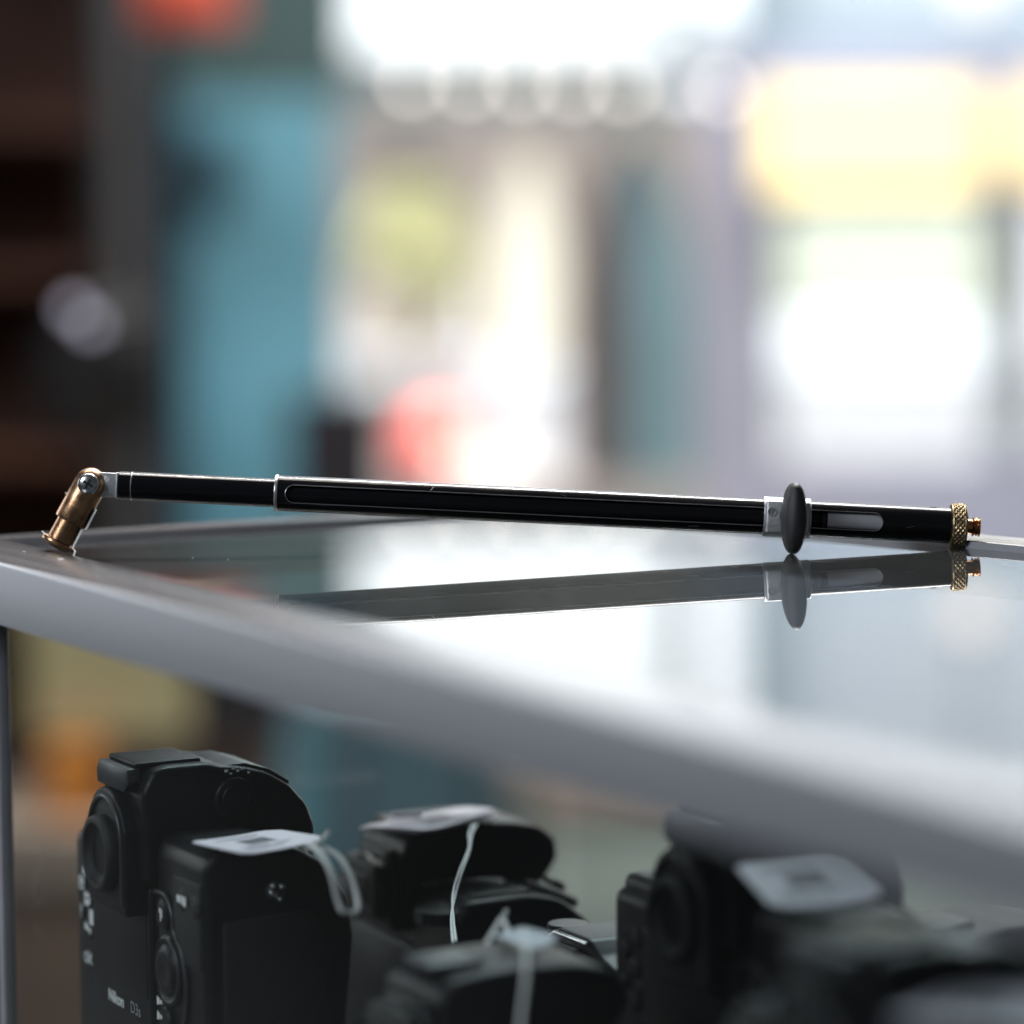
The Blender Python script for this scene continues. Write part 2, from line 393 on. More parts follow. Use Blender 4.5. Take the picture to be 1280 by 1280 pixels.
# inner tube
b = MB(K); b.lathe([(0, 4.6), (.3, 5.35), (4.3, 5.35), (4.5, 5.15), (5.1, 5.15), (5.3, 5.4), (S(1024) - S(149) - .3, 5.4), (S(1024) - S(149), 5.1)], (S(149), 0, 0), (1, 0, 0), 48)
it = b.build('inner_tube', M['anod2'], arm, 30)
b = MB(K); b.lathe([(0, 5.05), (.1, 5.36), (.3, 5.36), (.4, 5.05)], (S(164.5), 0, 0), (1, 0, 0), 48, caps=False); b.build('worn_ring', M['alu_cast'], it)
b = MB(K); b.cyl((S(1024) + .1, 0, 0), (S(1032.5), 0, 0), 5.3, 40, .5); b.build('end_plug', M['dark'], it)
b = MB(K); b.cyl((S(1033), 0, 0), (S(1186), 0, 0), 5.45, 40); b.build('core_rod', M['alu_in'], arm)
# clamp bracket and oval knob
b = MB(K)
sh = []
for k in range(25):
    a = R(-78 + 156 * k / 24); sh.append((-math.cos(a) * 8.3, math.sin(a) * 7.75))
pl = sh + [(-math.cos(R(78 - 156 * k / 24)) * 6.95, math.sin(R(78 - 156 * k / 24)) * 6.9) for k in range(25)]
b.prism(pl, 'x', S(953), S(1012), .35, 2)
b.box(S(954.5), S(1010), -9.4, -7.0, -6.2, 6.2, 1.2)
br = b.build('clamp_bracket', M['alu_cast'], arm)
b = MB(K); b.lathe([(0, 1.55), (.25, 1.7), (.25, 1.25), (-.05, 1.1)], (S(962.5), -9.4, 2.0), (0, -1, 0), 28); b.build('rivet', M['alu_cast'], br)
b = MB(K); b.box(S(960), S(965), -9.55, -9.3, -3.2, -2.9); b.box(S(960), S(960) + .3, -9.55, -9.3, -3.2, -1.4); b.build('stamped_mark', M['alu_in'], br)
b = MB(K); b.cyl((S(985), -9, .8), (S(985), -15, 1.2), 4.0, 32, .4); b.build('stem', M['dark'], br)
def knob():
    t = bmesh.new(); rings = []; NY, NS = 14, 48
    for j in range(NY + 1):
        v = j / NY; y = -12.5 - 20 * v
        f = (1 - abs(2 * v - 1) ** 3.2) ** (1 / 3.2) if 0 < v < 1 else 0.
        f = max(f, .30); rr = []
        for k in range(NS):
            th = 2 * math.pi * k / NS; c, s_ = math.cos(th), math.sin(th)
            ex = lambda q, n: math.copysign(abs(q) ** n, q)
            rr.append(t.verts.new((4.45 * (.55 + .45 * f) * ex(c, .92), y, 13.25 * (.75 + .25 * f) * ex(s_, .98))))
        rings.append(rr)
    for p, q in zip(rings, rings[1:]):
        for k in range(NS): t.faces.new((p[k], p[(k + 1) % NS], q[(k + 1) % NS], q[k]))
    t.faces.new(rings[0]); t.faces.new(rings[-1][::-1]); bmesh.ops.recalc_face_normals(t, faces=t.faces)
    return t
b = MB(K); b._add(knob(), Matrix.Translation((S(985.5), 0, -.1)) @ Matrix.Rotation(R(-1.0), 4, 'Y')); b.build('oval_knob', M['rubber'], arm, 60)
# knurled collar + threaded stud
def knurl(th, h, r):
    if h < .9 or h > 5.1: return 0
    n = 46; a = (th * n / 2 + h * 3.6); c = (th * n / 2 - h * 3.6)
    tri = lambda q: abs((q / math.pi) % 2 - 1)
    return .34 * min(tri(a), tri(c)) * 1.5 - .12
b = MB(K); b.lathe([(0, 7.3), (.35, 8.1), (.8, 8.3)] + [(.9 + 4.2 * k / 30, 8.25) for k in range(31)] + [(5.2, 8.3), (5.7, 8.1), (6.1, 7.3)], (S(1186.5), 0, 0), (1, 0, 0), 320, knurl)
kc = b.build('knurled_collar', M['brass_knurl'], arm, 25)
b = MB(K); b.lathe([(0, 3.2), (.3, 2.75), (2.4, 2.75), (2.5, 3.5), (2.75, 3.75), (3.0, 3.5), (3.2, 3.05), (3.6, 3.05), (3.75, 3.4), (4.1, 3.5), (4.35, 3.3), (4.5, 3.05), (4.75, 3.05), (4.85, 3.6), (5.1, 3.75), (5.3, 3.5), (5.4, 2.9)], (S(1207) - .05, 0, 0), (1, 0, 0), 40)
b.build('threaded_stud', M['copper'], arm, 50)
# neck tongue, brass socket
b = MB(K); b.box(S(113), S(149.5), -2.2, 2.2, -4.6, 4.6, .5); b.box(S(131), S(145.5), -2.45, 2.45, -3.5, 3.5, .2)
b.box(S(146), S(149.2), -4.6, 4.6, -4.9, 4.9, .9)
b.build('neck_tongue', M['alu_cast'], arm)
pv = Vector((S(113), 0, 0))
pp = at_depth(113, 605, 1.2) - Pb; pv = Vector((pp.dot(ax) / K, 0, pp.dot(az) / K))
e = at_depth(71.5, 681.5, 1.2) - Pb; ev = Vector((e.dot(ax) / K, 0, e.dot(az) / K)); dv = (ev - pv).normalized()
b = MB(K)
prof = [(-6.1 * math.cos(R(a)), 6.1 * math.sin(R(a))) for a in range(2, 91, 8)] + [(.1, 6.15), (15.4, 6.2), (15.9, 6.0), (16.05, 5.0)]
b.lathe(prof, pv, dv, 48); so = b.build('brass_socket', M['brass'], arm, 40)
b = MB(K); b.lathe([(16.05, 4.7), (16.2, 4.9), (23.6, 4.9), (23.7, 4.5), (24.0, 4.5), (24.1, 5.0), (24.4, 6.5), (25.2, 6.8), (25.9, 6.6), (26.3, 5.4), (27.0, 4.6), (27.1, 3.0)], pv, dv, 48); b.build('socket_sleeve', M['brass'], so, 40)
sd = dv.cross(Vector((0, 1, 0))).normalized()
if sd.x < 0: sd = -sd
def bar(mb, pts, w, th):
    """thin strap through pts (distance along the socket, sideways), w wide in y"""
    pts = [pv + dv * a + sd * c for a, c in pts]
    t = bmesh.new(); vs = []
    for i, p in enumerate(pts):
        d = (pts[min(i + 1, len(pts) - 1)] - pts[max(i - 1, 0)]).normalized(); n = d.cross(Vector((0, 1, 0))).normalized() * th / 2
        vs.append([t.verts.new(p + n + Vector((0, -w / 2, 0))), t.verts.new(p + n + Vector((0, w / 2, 0))), t.verts.new(p - n + Vector((0, w / 2, 0))), t.verts.new(p - n + Vector((0, -w / 2, 0)))])
    for p, q in zip(vs, vs[1:]):
        for k in range(4): t.faces.new((p[k], p[(k + 1) % 4], q[(k + 1) % 4], q[k]))
    t.faces.new(vs[0]); t.faces.new(vs[-1][::-1]); bmesh.ops.recalc_face_normals(t, faces=t.faces); mb._add(t)
b = MB(K); bar(b, [(7.5, 6.35), (14.8, 6.5), (15.9, 6.3), (16.5, 5.2), (24.3, 5.4), (25.0, 6.9), (26.9, 7.1)], 5.5, .35); b.build('spring_clip', M['steel'], so, 30)
b = MB(K); bar(b, [(24.6, -6.6), (24.2, -7.6)], 3.5, .3); bar(b, [(7.6, -6.3), (7.2, -6.75), (7.9, -6.8)], 1.2, .35); b.build('lip_tab', M['steel'], so, 30)
b = MB(K); b.lathe([(0, 3.85), (.5, 3.95), (.9, 3.7), (1.5, 2.9), (1.9, 1.6), (2.0, .3)], pv + Vector((-.0, -5.6, 0)), (0, -1, 0), 40); sc = b.build('screw', M['steel'], so, 50)
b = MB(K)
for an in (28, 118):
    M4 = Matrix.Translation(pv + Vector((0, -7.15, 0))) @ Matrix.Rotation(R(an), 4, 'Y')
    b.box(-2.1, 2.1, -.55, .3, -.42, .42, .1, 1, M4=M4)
b.build('cross_recess', M['dark'], sc)  # raised dark bars, the screw slot's shade is put into their colour

# a few specks of dust lying on the case
b = MB()
for (x, y, r) in ((76, 699.5, .0008), (30, 689.5, .0004), (241, 697, .00025), (285, 699, .00025)):
    p = at_z(x, y, .0026 if y > 682 + .235 * (x - 4) - 4 else .0002); b.sphere(p, r, (1.6, 1, .5), 10, 6)
tag(b.build('dust', M['paper']), 'pale dust specks on the glass top and rim', 'dust', kind='stuff')

# ================================================================== cameras in the case
MT = lambda x, y, z: Matrix(((1, 0, 0, x * K), (0, 0, 0, y * K), (0, 1, 0, z * K), (0, 0, 0, 1)))   # text plane -> the camera's back
def bt(x, y, z, s=1.):                        # text/icon placed on a face looking to -y
    return Matrix(((s * K, 0, 0, x * K), (0, 0, -s * K, y * K), (0, s * K, 0, z * K), (0, 0, 0, 1)))
def make_pro():
    root = empty('pro_camera')
    b = MB(K)
    b.box(0, 104, 0, 44, 0, 121, 5, 4)
    side = [(-2.5, 0), (53, 0), (56, 20), (52, 60), (56, 98), (54, 112), (46, 125), (34, 132.5), (24, 134), (2, 134), (-2.5, 129)]
    b.prism(side, 'x', 93, 140, 6.5, 4)
    b.box(2, 50, 3, 40, 112, 126, 4, 3)
    body = b.build('body', M['cam'], root, 40)
    # prism housing: side profile with the long curved nose
    pr = [(-5, 114), (-6, 148), (-2, 155.5), (3, 157), (20, 157), (25, 155.4), (34, 154.5), (44, 151.5), (53, 146), (60, 138), (63, 130), (63, 114)]
    b = MB(K)
    ctr = 70
    b.prism([(y, z) for y, z in pr], 'x', ctr - 21, ctr + 21, 4.5, 4)
    ph = b.build('prism_housing', M['cam'], root, 45)
    b = MB(K); b.prism([(27, 155.2), (36, 155.2), (46, 152.1), (54, 146.9), (53.6, 145.6), (45.6, 151), (36, 154), (27, 154.2)], 'x', ctr - 16, ctr + 17.6, .3, 2); b.build('top_cover', M['cam_grey'], ph, 40)
    b = MB(K); b.box(ctr - 14, ctr + 14, -6, 20, 156.2, 158.2, .9, 3); b.build('hot_shoe_cover', M['cam'], ph)
    b = MB(K); b.prism([(ctr - 17, 147), (ctr + 10, 147), (ctr + 15, 151), (ctr + 14, 156.2), (ctr - 15, 156.2), (ctr - 18, 152)], 'y', -9.6, -4, .8, 2); b.build('rear_plate', M['cam_grey'], ph)
    b = MB(K); b.lathe([(0, 8.2), (1.6, 8.2), (2.2, 7.6), (2.2, 5.6), (2.6, 5.2), (2.6, .1)], (ctr + 20.8, 30, 143), (1, 0, 0), 40); md = b.build('metering_dial', M['cam'], ph)
    b = MB(K)
    for dy, dz, r in ((-3, 10.5, .7), (0, 11.4, .8), (1.6, 10.2, .55), (3.4, 10.8, .6), (-1.2, 9.4, .5), (6, 9.2, .5)): b.box(ctr + 21, ctr + 21.12, 30 + dy - r, 30 + dy + r, 143 + dz - r * .7, 143 + dz + r * .7)
    b.build('dial_mark', M['ink'], ph)
    # eyepiece
    arch = [(ctr - 24, 101), (ctr + 14, 101), (ctr + 14, 133)] + [(ctr - 5 + 19 * math.cos(R(a)), 128 + 19 * math.sin(R(a))) for a in range(20, 161, 14)] + [(ctr - 24, 133)]
    b = MB(K); b.prism(arch, 'y', -11, 2, 3.2, 4); ey = b.build('eyepiece', M['cam'], root, 45)
    b = MB(K); b.lathe([(0, 14.5), (2.5, 14.8), (4.5, 14.2), (5.2, 13), (5.0, 11.6), (3.6, 10.8), (2.2, 9.6), (2.2, 8)], (ctr - 6, -10.5, 122), (0, -1, 0), 56, caps=False); b.build('eyepiece_ring', M['cam_rub'], ey, 50)
    b = MB(K); b.lathe([(0, 9.8), (1.8, 9.8), (1.9, .1)], (ctr - 6, -10.8, 122), (0, -1, 0), 40); b.build('eyepiece_glass', M['cam_gloss'], ey)
    # arch ridge
    rd = [(ctr - 5 + 16.6 * math.cos(R(a)), -11.2, 127 + 16.6 * math.sin(R(a))) for a in range(-2, 183, 8)]
    rd = [(ctr + 11.6, -11.2, 105)] + rd
    b = MB(K); b.tube(rd, 1.1, 8); b.build('eyepiece_ridge', M['cam_grey'], ey, 60)
    # screen
    b = MB(K); b.box(25, 86, -2.4, 1, 57, 111, 1.6, 3); lc = b.build('screen_frame', M['cam'], root)
    b = MB(K); b.box(28, 83, -2.7, -2.2, 69, 108, .2, 2); b.build('screen', M['cam_gloss'], lc)
    text_mesh('maker_lettering', 'Nikon', 6.4, M['ink'], lc, bt(50, -2.6, 62.5), .12)
    text_mesh('model_lettering', 'D3s', 6.4, M['ink_grey'], lc, bt(70, -2.6, 62.5), .02)
    # left buttons
    def button(x, z, r=3.6, y=0., txt=None, sz=3.4, icon=None):
        b = MB(K); b.lathe([(0, r), (.4, r), (.8, r * .85), (.9, .1)], (x, y, z), (0, -1, 0), 24); q = b.build('button', M['cam_rub'], root, 50)
        if txt: text_mesh('button_mark', txt, sz, M['ink'], q, bt(x, y - 1.02, z), .10)
        if icon:
            b = MB(K)
            for (a0, a1, c0, c1) in icon: b.box(x + a0 * 1.35, x + a1 * 1.35, y - 1.05, y - .9, z + c0 * 1.25, z + c1 * 1.25)
            b.build('button_mark', M['ink'], q)
    button(18, 105, txt='MENU', sz=4.4)
    button(10.5, 100, 3.2, icon=[(-2, -1.4, -1.8, 1.6), (1.4, 2, -1.8, 1.6), (-2, 2, 1.3, 1.9), (-2, 2, -2, -1.5), (-.7, .8, -.6, .8)])
    button(16.5, 94.5, icon=[(-2.2, -.2, .2, 2.1), (-2.2, -.2, -2.1, -.2), (.2, 1.0, -2.1, 0), (1.2, 2.2, -1.4, 1.8), (.2, 2.2, 1.2, 1.9)])
    button(9.5, 88.5, 2.8, txt='?', sz=7)
    button(20.5, 88, 2.8, icon=[(-1.4, 1.4, -2.4, 2.4)])
    button(16.5, 82, icon=[(-2.4, -.3, .1, 2.2), (-.4, 2.4, .5, 1.1), (1.6, 2.3, -.8, .6), (.4, 1.0, -.3, .6)])
    button(16.5, 71, txt='OK', sz=6)
    # right hand controls
    y = -3
    button(121, 114, 4.2, y, icon=[(-3, -.8, -1, 1), (-.2, 1.0, -1.2, 1.3), (1.4, 3.2, -1.6, 1.2)])
    button(133, 113, 4.4, y)
    b = MB(K); b.box(111, 137, -3.4, -1, 90, 122, 2.5, 3); b.build('thumb_pad', M['cam_rub'], root)
    rim_ = spline([(94, -3.2, 112), (104, -3.2, 112.5), (110, -3.2, 107), (112, -3.2, 100), (119, -3.2, 94), (123, -3.2, 82), (121, -3.2, 70), (112, -3.2, 58), (104, -3.2, 44)], 5)
    b = MB(K); b.tube(rim_, 1.1, 8); b.build('pad_ridge', M['cam_grey'], root, 60)
    b = MB(K); b.lathe([(0, 13), (1.2, 13), (2.0, 11.8), (1.4, 10.4), (1.4, 9.5), (2.6, 8.6), (3.0, 6.2), (2.4, 3), (2.3, .1)], (106, -2.4, 85), (0, -1, 0), 48); ms = b.build('selector_pad', M['cam'], root, 50)
    ri = [(106 + 12.2 * math.cos(R(a)), -4.2, 85 + 12.2 * math.sin(R(a))) for a in range(-30, 80, 8)]
    b = MB(K); b.tube(ri, .9, 8); b.build('selector_ring', M['cam_grey'], ms, 60)
    b = MB(K); b.lathe([(0, 6), (1.4, 6), (2, 5), (2, .1)], (102, -2.4, 105), (0, -1, 0), 30); lk = b.build('selector_lock', M['cam'], root, 50)
    b = MB(K)
    for a0, a1, c0, c1 in ((-.4, .4, -2.5, 2.5), (.9, 1.6, -1, 2.2), (-1.4, -.9, .5, 2.4)): b.box(102 + a0, 102 + a1, -4.6, -4.4, 105 + c0, 105 + c1)
    b.build('button_mark', M['ink'], lk)
    b = MB(K); b.cyl((104, -2.4, 66), (104, -4.8, 66), 5.2, 30, .6); al = b.build('area_lever', M['cam'], root)
    b = MB(K)
    for z in (72.5, 67, 61.5):
        b.box(98.4, 100.2, -5, -4.6, z - 1.2, z + 1.2); b.box(101, 102.6, -5, -4.6, z - .7, z + .7)
        b.box(98, 98.3, -5, -4.6, z - 1.7, z + 1.7)
    b.build('lever_mark', M['ink'], al)
    # grip side
    b = MB(K); b.prism([(4, 18), (42, 18), (45, 60), (46, 96), (38, 110), (4, 108)], 'x', 138.6, 141.2, 1.2, 2); b.build('grip_rubber', M['cam_rub'], root)
    b = MB(K); b.cyl((139, 24, 118), (143, 24, 118), 3.2, 24, .4); lg = b.build('strap_lug', M['cam_grey'], root)
    b = MB(K)
    for dy, dz in ((-1.6, 2), (1.8, 1.6), (-.6, -1.2), (1.0, -2.9), (-2.2, -.2)): b.sphere((143.6, 24 + dy, 118 + dz), .95, (.6, 1, 1), 12, 8)
    b.build('lug_ring', M['steel'], lg)
    b = MB(K); b.cyl((118, 38, 125), (118, 41.5, 130), 7, 32, .8); b.build('shutter_button', M['cam'], root)
    b = MB(K); b.cyl((62, 43, 70), (62, 52, 70), 31, 48, 2); b.build('lens_mount_cap', M['cam'], root)
    return root
def make_dslr():
    root = empty('slr_camera')
    b = MB(K)
    b.box(0, 104, 0, 42, 0, 84, 7, 4)
    side = [(-2.5, 0), (62, 0), (66, 20), (60, 50), (62, 68), (56, 80), (44, 89), (30, 92), (2, 92), (-2.5, 86)]
    b.prism(side, 'x', 84, 127, 6.5, 4)
    b.build('body', M['cam'], root, 40)
    pr = [(-4, 78), (-5, 106), (-1, 111), (6, 113), (26, 114), (44, 113), (58, 110), (65, 104), (66, 96), (60, 88), (50, 80)]
    b = MB(K); b.prism(pr, 'x', 43, 85, 6, 5); ph = b.build('prism_housing', M['cam'], root, 45)
    b = MB(K); b.box(54, 74, -3, 17, 113.2, 115.6, .6, 2); b.build('hot_shoe', M['cam_grey'], ph)
    b = MB(K); b.prism([(60, 105.5), (66.4, 103), (66.8, 97), (62, 90.5), (60, 92)], 'x', 47, 81, .8, 2); b.build('flash_front', M['cam'], ph)
    arch = [(46, 72), (82, 72), (82, 98), (76, 106), (52, 106), (46, 98)]
    b = MB(K); b.prism(arch, 'y', -9, 2, 3.5, 4); ey = b.build('eyepiece', M['cam'], root, 45)
    b = MB(K); b.box(49, 79, -15, -8, 77, 101, 5.5, 4); b.build('eyecup', M['cam_rub'], ey, 50)
    b = MB(K); b.box(55, 73, -15.6, -14, 83, 95, 2, 3); b.build('eyepiece_glass', M['cam_gloss'], ey)
    b = MB(K); b.tube([(50 + 14 + 15 * math.cos(R(a)), -12.5, 88 + 14 * math.sin(R(a))) for a in range(0, 181, 10)], .8, 8); b.build('eyecup_ridge', M['cam_grey'], ey, 60)
    b = MB(K); b.box(18, 88, -3.0, 1, 12, 68, 2.2, 3); lc = b.build('screen_frame', M['cam'], root)
    b = MB(K); b.box(22, 84, -3.5, -2.6, 16, 64, .3, 2); b.build('screen', M['cam_gloss'], lc)
    # shoulder: ridged command dial, release dial, top screen
    tooth = lambda th, h, r: .45 * (abs(((th * 15 / math.pi) % 2) - 1) - .5)
    b = MB(K); b.lathe([(0, 9.5), (.4, 10.6), (5, 10.6), (5.6, 9.5)], (112, -1.8, 82.5), (0, 0, 1), 120, tooth); b.build('command_dial', M['cam_rub'], root, 50)
    b = MB(K); b.lathe([(0, 10.6), (.4, 11.6), (3.2, 11.6), (4.2, 10), (4.2, .1)], (108, 48, 85.5), (0, .45, 1), 120, tooth); b.build('release_collar', M['cam_rub'], root, 50)
    b = MB(K); b.cyl((108, 50, 90), (108, 51.4, 92.4), 5, 30, .8); b.build('shutter_button', M['cam_grey'], root)
    b = MB(K); b.box(90, 120, 8, 34, 91.2, 92.9, .6, 2); b.build('top_screen', M['cam'], root)
    b = MB(K); b.tube([(88, 2, 92.2), (90, 12, 92.8), (96, 24, 93.4), (100, 32, 92.6)], .6, 8); b.build('top_trim', M['alu_cast'], root, 60)
    b = MB(K); b.cyl((125.5, 24, 74), (130, 24, 74), 3.4, 24, .4); lg = b.build('strap_lug', M['steel'], root)
    b = MB(K); b.lathe([(0, 13), (2, 13), (2.6, 11), (1.6, 8), (2.6, 5), (2.6, .1)], (100, -2.4, 45), (0, -1, 0), 40); b.build('selector_pad', M['cam'], root, 50)
    b = MB(K); b.lathe([(0, 15), (7, 15), (7.6, 14), (7.6, .1)], (21, 21, 83), (0, 0, 1), 90, tooth); b.build('mode_dial', M['cam'], root, 50)
    b = MB(K); b.cyl((62, 41, 46), (62, 50, 46), 30, 48, 2); b.build('lens_mount_cap', M['cam'], root)
    return root
def place(root, anchor, px, py, ztop, al):
    p = at_z(px, py, SH + ztop * K); c, s_ = math.cos(R(-al)), math.sin(R(-al))
    a = Vector((anchor[0] * c - anchor[1] * s_, anchor[0] * s_ + anchor[1] * c, 0)) * K
    root.rotation_euler = (0, 0, R(-al)); root.location = (p.x - a.x, p.y - a.y, SH)
GC = 'cameras standing in the display case'
pro = make_pro()
SK = ('button_mark', 'lever_mark', 'maker_lettering', 'model_lettering')
proA, proB, proC = pro, copy_tree(pro, None, SK), copy_tree(pro, None, SK)
place(proA, (70, 6), 190, 948, 157, 62)
place(proB, (70, 6), 912, 1018, 157, 62)
place(proC, (70, 6), 1085, 1172, 157, 62)
tag(proA, 'large black camera with round eyepiece, white button marks and a tagged grip', 'camera', GC)
tag(proB, 'tall blurred black camera whose grip carries a single white tag, beside the low camera', 'camera', GC)
tag(proC, 'most blurred black camera, standing nearest to the viewer inside the case', 'camera', GC)
d0 = make_dslr(); d1 = copy_tree(d0); d2 = copy_tree(d0)
place(d0, (64, 20), 545, 1021, 114, 62)
place(d1, (64, 20), 598, 1196, 114, 62)
place(d2, (64, 20), 1205, 1150, 114, 62)
tag(d0, 'black camera with two stacked white tags on its viewfinder hump', 'camera', GC)
tag(d1, 'black camera with a thin pale tag and a string hanging before it', 'camera', GC)
tag(d2, 'black camera half hidden behind the tall blurred camera with the white tag', 'camera', GC)
# the low camera between the others
lowc = empty('compact_camera')
b = MB(K); b.box(0, 92, 0, 40, 0, 80, 6, 4); b.box(60, 92, 0, 52, 0, 78, 7, 4); b.build('body', M['cam_rub'], lowc, 40)
b = MB(K); b.prism([(2, 78), (90, 78), (90, 84), (66, 90), (58, 95), (34, 95), (26, 90), (2, 86)], 'y', 2, 38, 2, 3); tp = b.build('top_plate', M['cam_gloss'], lowc, 40)
b = MB(K); b.cyl((14, 18, 86), (14, 18, 91), 8, 40, .6); b.build('rewind_knob', M['cam'], tp)
b = MB(K); b.cyl((78, 20, 84), (78, 20, 90), 9, 40, .6); b.build('speed_dial', M['cam'], tp)
b = MB(K); b.tube([(3, 1.6, 84.5), (26, 1.6, 88.5), (34, 1.6, 93.4), (58, 1.6, 93.4)], .8, 8); b.build('top_trim', M['steel'], tp, 60)
b = MB(K); b.box(38, 54, -2, 3, 80, 91, 1.5, 3); b.build('eyepiece', M['cam'], lowc)
b = MB(K); b.cyl((46, 39, 42), (46, 66, 42), 25, 40, 2); b.build('lens', M['cam'], lowc)
place(lowc, (46, 20), 768, 1160, 95, 62)
tag(lowc, 'low black camera with bright trim glinting along its top plate', 'camera', GC)

# ------------------------------------------------------------------ price tags
def price_tag(corners, z, label, strings, lift=(0, 0, 0, 0), m='paper', r=.0005, pr=True, double=False):
    P = [at_z(x, y, z + l) for (x, y), l in zip(corners, lift)]
    c = sum(P, Vector()) / 4; root = empty('price_tag', c); tag(root, label, 'tag', 'paper price tags on the cameras')
    P = [p - c for p in P]
    def f(u, v, h=0.): # bilinear with a slight curl
        p = P[0] * (1 - u) * (1 - v) + P[1] * u * (1 - v) + P[2] * u * v + P[3] * (1 - u) * v
        return p + Vector((0, 0, h + .0006 * (2 * u - 1) ** 2 * (1 if not double else .6)))
    def sheet(dz, rot=0., name='paper', n=10):
        t = bmesh.new(); T = []; 
        cut = lambda u, v: (u, .5 + (v - .5) * (1 - .35 * max(0, u - .88) / .12 ) * (1 - .15 * max(0, .04 - u) / .04))
        for s_ in (0, .00035):
            T.append([[t.verts.new(Matrix.Rotation(rot, 3, 'Z') @ f(*cut(i / n, j / 4), dz + s_)) for j in range(5)] for i in range(n + 1)])
        for i in range(n):
            for j in range(4):
                t.faces.new((T[1][i][j], T[1][i + 1][j], T[1][i + 1][j + 1], T[1][i][j + 1])); t.faces.new((T[0][i][j], T[0][i][j + 1], T[0][i + 1][j + 1], T[0][i + 1][j]))
        for i in range(n):
            for j in (0, 4): t.faces.new((T[0][i][j], T[0][i + 1][j], T[1][i + 1][j], T[1][i][j]))
        for j in range(4):
            for i in (0, n): t.faces.new((T[0][i][j], T[0][i][j + 1], T[1][i][j + 1], T[1][i][j]))
        bmesh.ops.recalc_face_normals(t, faces=t.faces); b = MB(); b._add(t); return b.build(name, M[m], root, 40)
    top = sheet(0.)
    if double: sheet(-.0012, R(-7))
    if pr:
        t = bmesh.new()
        def blk(u0, u1, v0, v1): t.faces.new([t.verts.new(f(u, v, .00045)) for u, v in ((u0, v0), (u1, v0), (u1, v1), (u0, v1))])
        x = .34
        random.seed(3)
        while x < .66:
            w = random.choice((.008, .014, .02)); blk(x, x + w, .30, .58); x += w + random.choice((.006, .01))
        for k, (u0, u1) in enumerate(((.16, .5), (.16, .6), (.55, .74))): blk(u0, u1, .68 + .1 * (k % 2), .71 + .1 * (k % 2))
        blk(.2, .7, .16, .19)
        b = MB(); b._add(t); b.build('print', M['print'], top)
    for st in strings:
        pts = spline([at_depth(x, y, d * 1.016) - c for x, y, d in st], 6); q = []
        b = MB(); b.tube(pts, r, 8); b.build('string', M['cotton'], root, 60)
    return root
zA = SH + .135
price_tag([(235, 1055), (340, 1038.5), (412, 1050), (308, 1071)], zA, 'white price tag with a looped string on the camera with button marks',
          [[(384, 1056, 1.085), (400, 1066, 1.075), (414, 1092, 1.07), (423, 1128, 1.07), (430, 1140, 1.07), (444, 1141, 1.075), (447, 1126, 1.08), (437, 1092, 1.085), (420, 1068, 1.09), (392, 1056, 1.09)],
           [(392, 1055, 1.088), (404, 1049, 1.09), (411, 1040, 1.092)]], (.001, 0, .002, 0), r=.0009)
zB = SH + .1158
t2 = price_tag([(447, 1035), (575, 1010), (625, 1013), (538, 1040)], zB, 'pair of stacked white price tags on a camera hump with one long string',
          [[(592, 1030, 1.245), (586, 1042, 1.225), (586, 1060, 1.215), (574, 1090, 1.20), (566, 1120, 1.19), (567, 1150, 1.17), (570, 1176, 1.14)],
           [(596, 1030, 1.245), (590, 1044, 1.223), (587, 1064, 1.213), (577, 1092, 1.2), (568.5, 1122, 1.19), (564, 1148, 1.17), (566, 1178, 1.14)]], (0, 0, .001, 0), double=True, r=.0005)
price_tag([(614, 1172), (652, 1160), (702, 1175), (664, 1188)], zB, 'pale thin tag without print lying under a knotted white string',
          [[(654, 1163, 1.03), (658, 1190, 1.01), (657, 1230, 1.0), (652, 1270, .995), (650, 1310, .99)], [(606, 1184, 1.06), (620, 1160, 1.075), (628, 1148, 1.08), (633, 1160, 1.075), (637, 1174, 1.06)],
           [(626, 1150, 1.08), (632, 1143, 1.085), (633, 1138, 1.085)]], (0, .001, .001, 0), 'paper2', .0009, False)
price_tag([(916, 1084), (1045, 1074), (1113, 1126), (965, 1138)], zA, 'blurred white price tag leaning on the grip of the tall blurred camera', [], (.012, .014, .004, .002))
price_tag([(1105, 1278), (1185, 1240), (1360, 1240), (1320, 1292)], zA, 'most blurred white price tag, on the camera nearest to the viewer', [], (.017, .019, .008, .006))
b = MB(K); b.cyl((-19, 0, 0), (19, 0, 0), 1.3, 16, .4)
o = b.build('paper_roll', M['paper']); p = at_z(508, 1019, SH + .1185); q = at_z(488, 1020.5, SH + .1185)  # plastic hot shoe cover drawn as a short paper-white cylinder
o.location = p; o.rotation_euler = (0, 0, math.atan2(q.y - p.y, q.x - p.x)); o.scale = (.33, 1, 1)
tag(o, 'small white paper roll lying beside the pair of stacked tags', 'paper roll')

# ================================================================== the shop behind (about 5 m away)
YW = 5.0
def X(px, Y=YW): return at_y(px, 500, Y).x
def Z(py, Y=YW): return at_y(640, py, Y).z
FL = -.95
def pbox(mb, x0, x1, y0, y1, Y=YW, th=.08, bev=0.):
    """box whose front face lies in the plane Y; y may be 'floor'"""
    zb = FL if y1 == 'floor' else Z(y1, Y)
    return mb.box(X(x0, Y), X(x1, Y), Y, Y + th, zb, Z(y0, Y), bev)
def solid(name, boxes, m, label=None, cat=None, kind=None, Y=YW, th=.08, group=None, parent=None):
    b = MB()
    for q in boxes: pbox(b, *q, Y=Y, th=th)
    o = b.build(name, m, parent)
    if label or kind: tag(o, label, cat, group, kind)
    return o
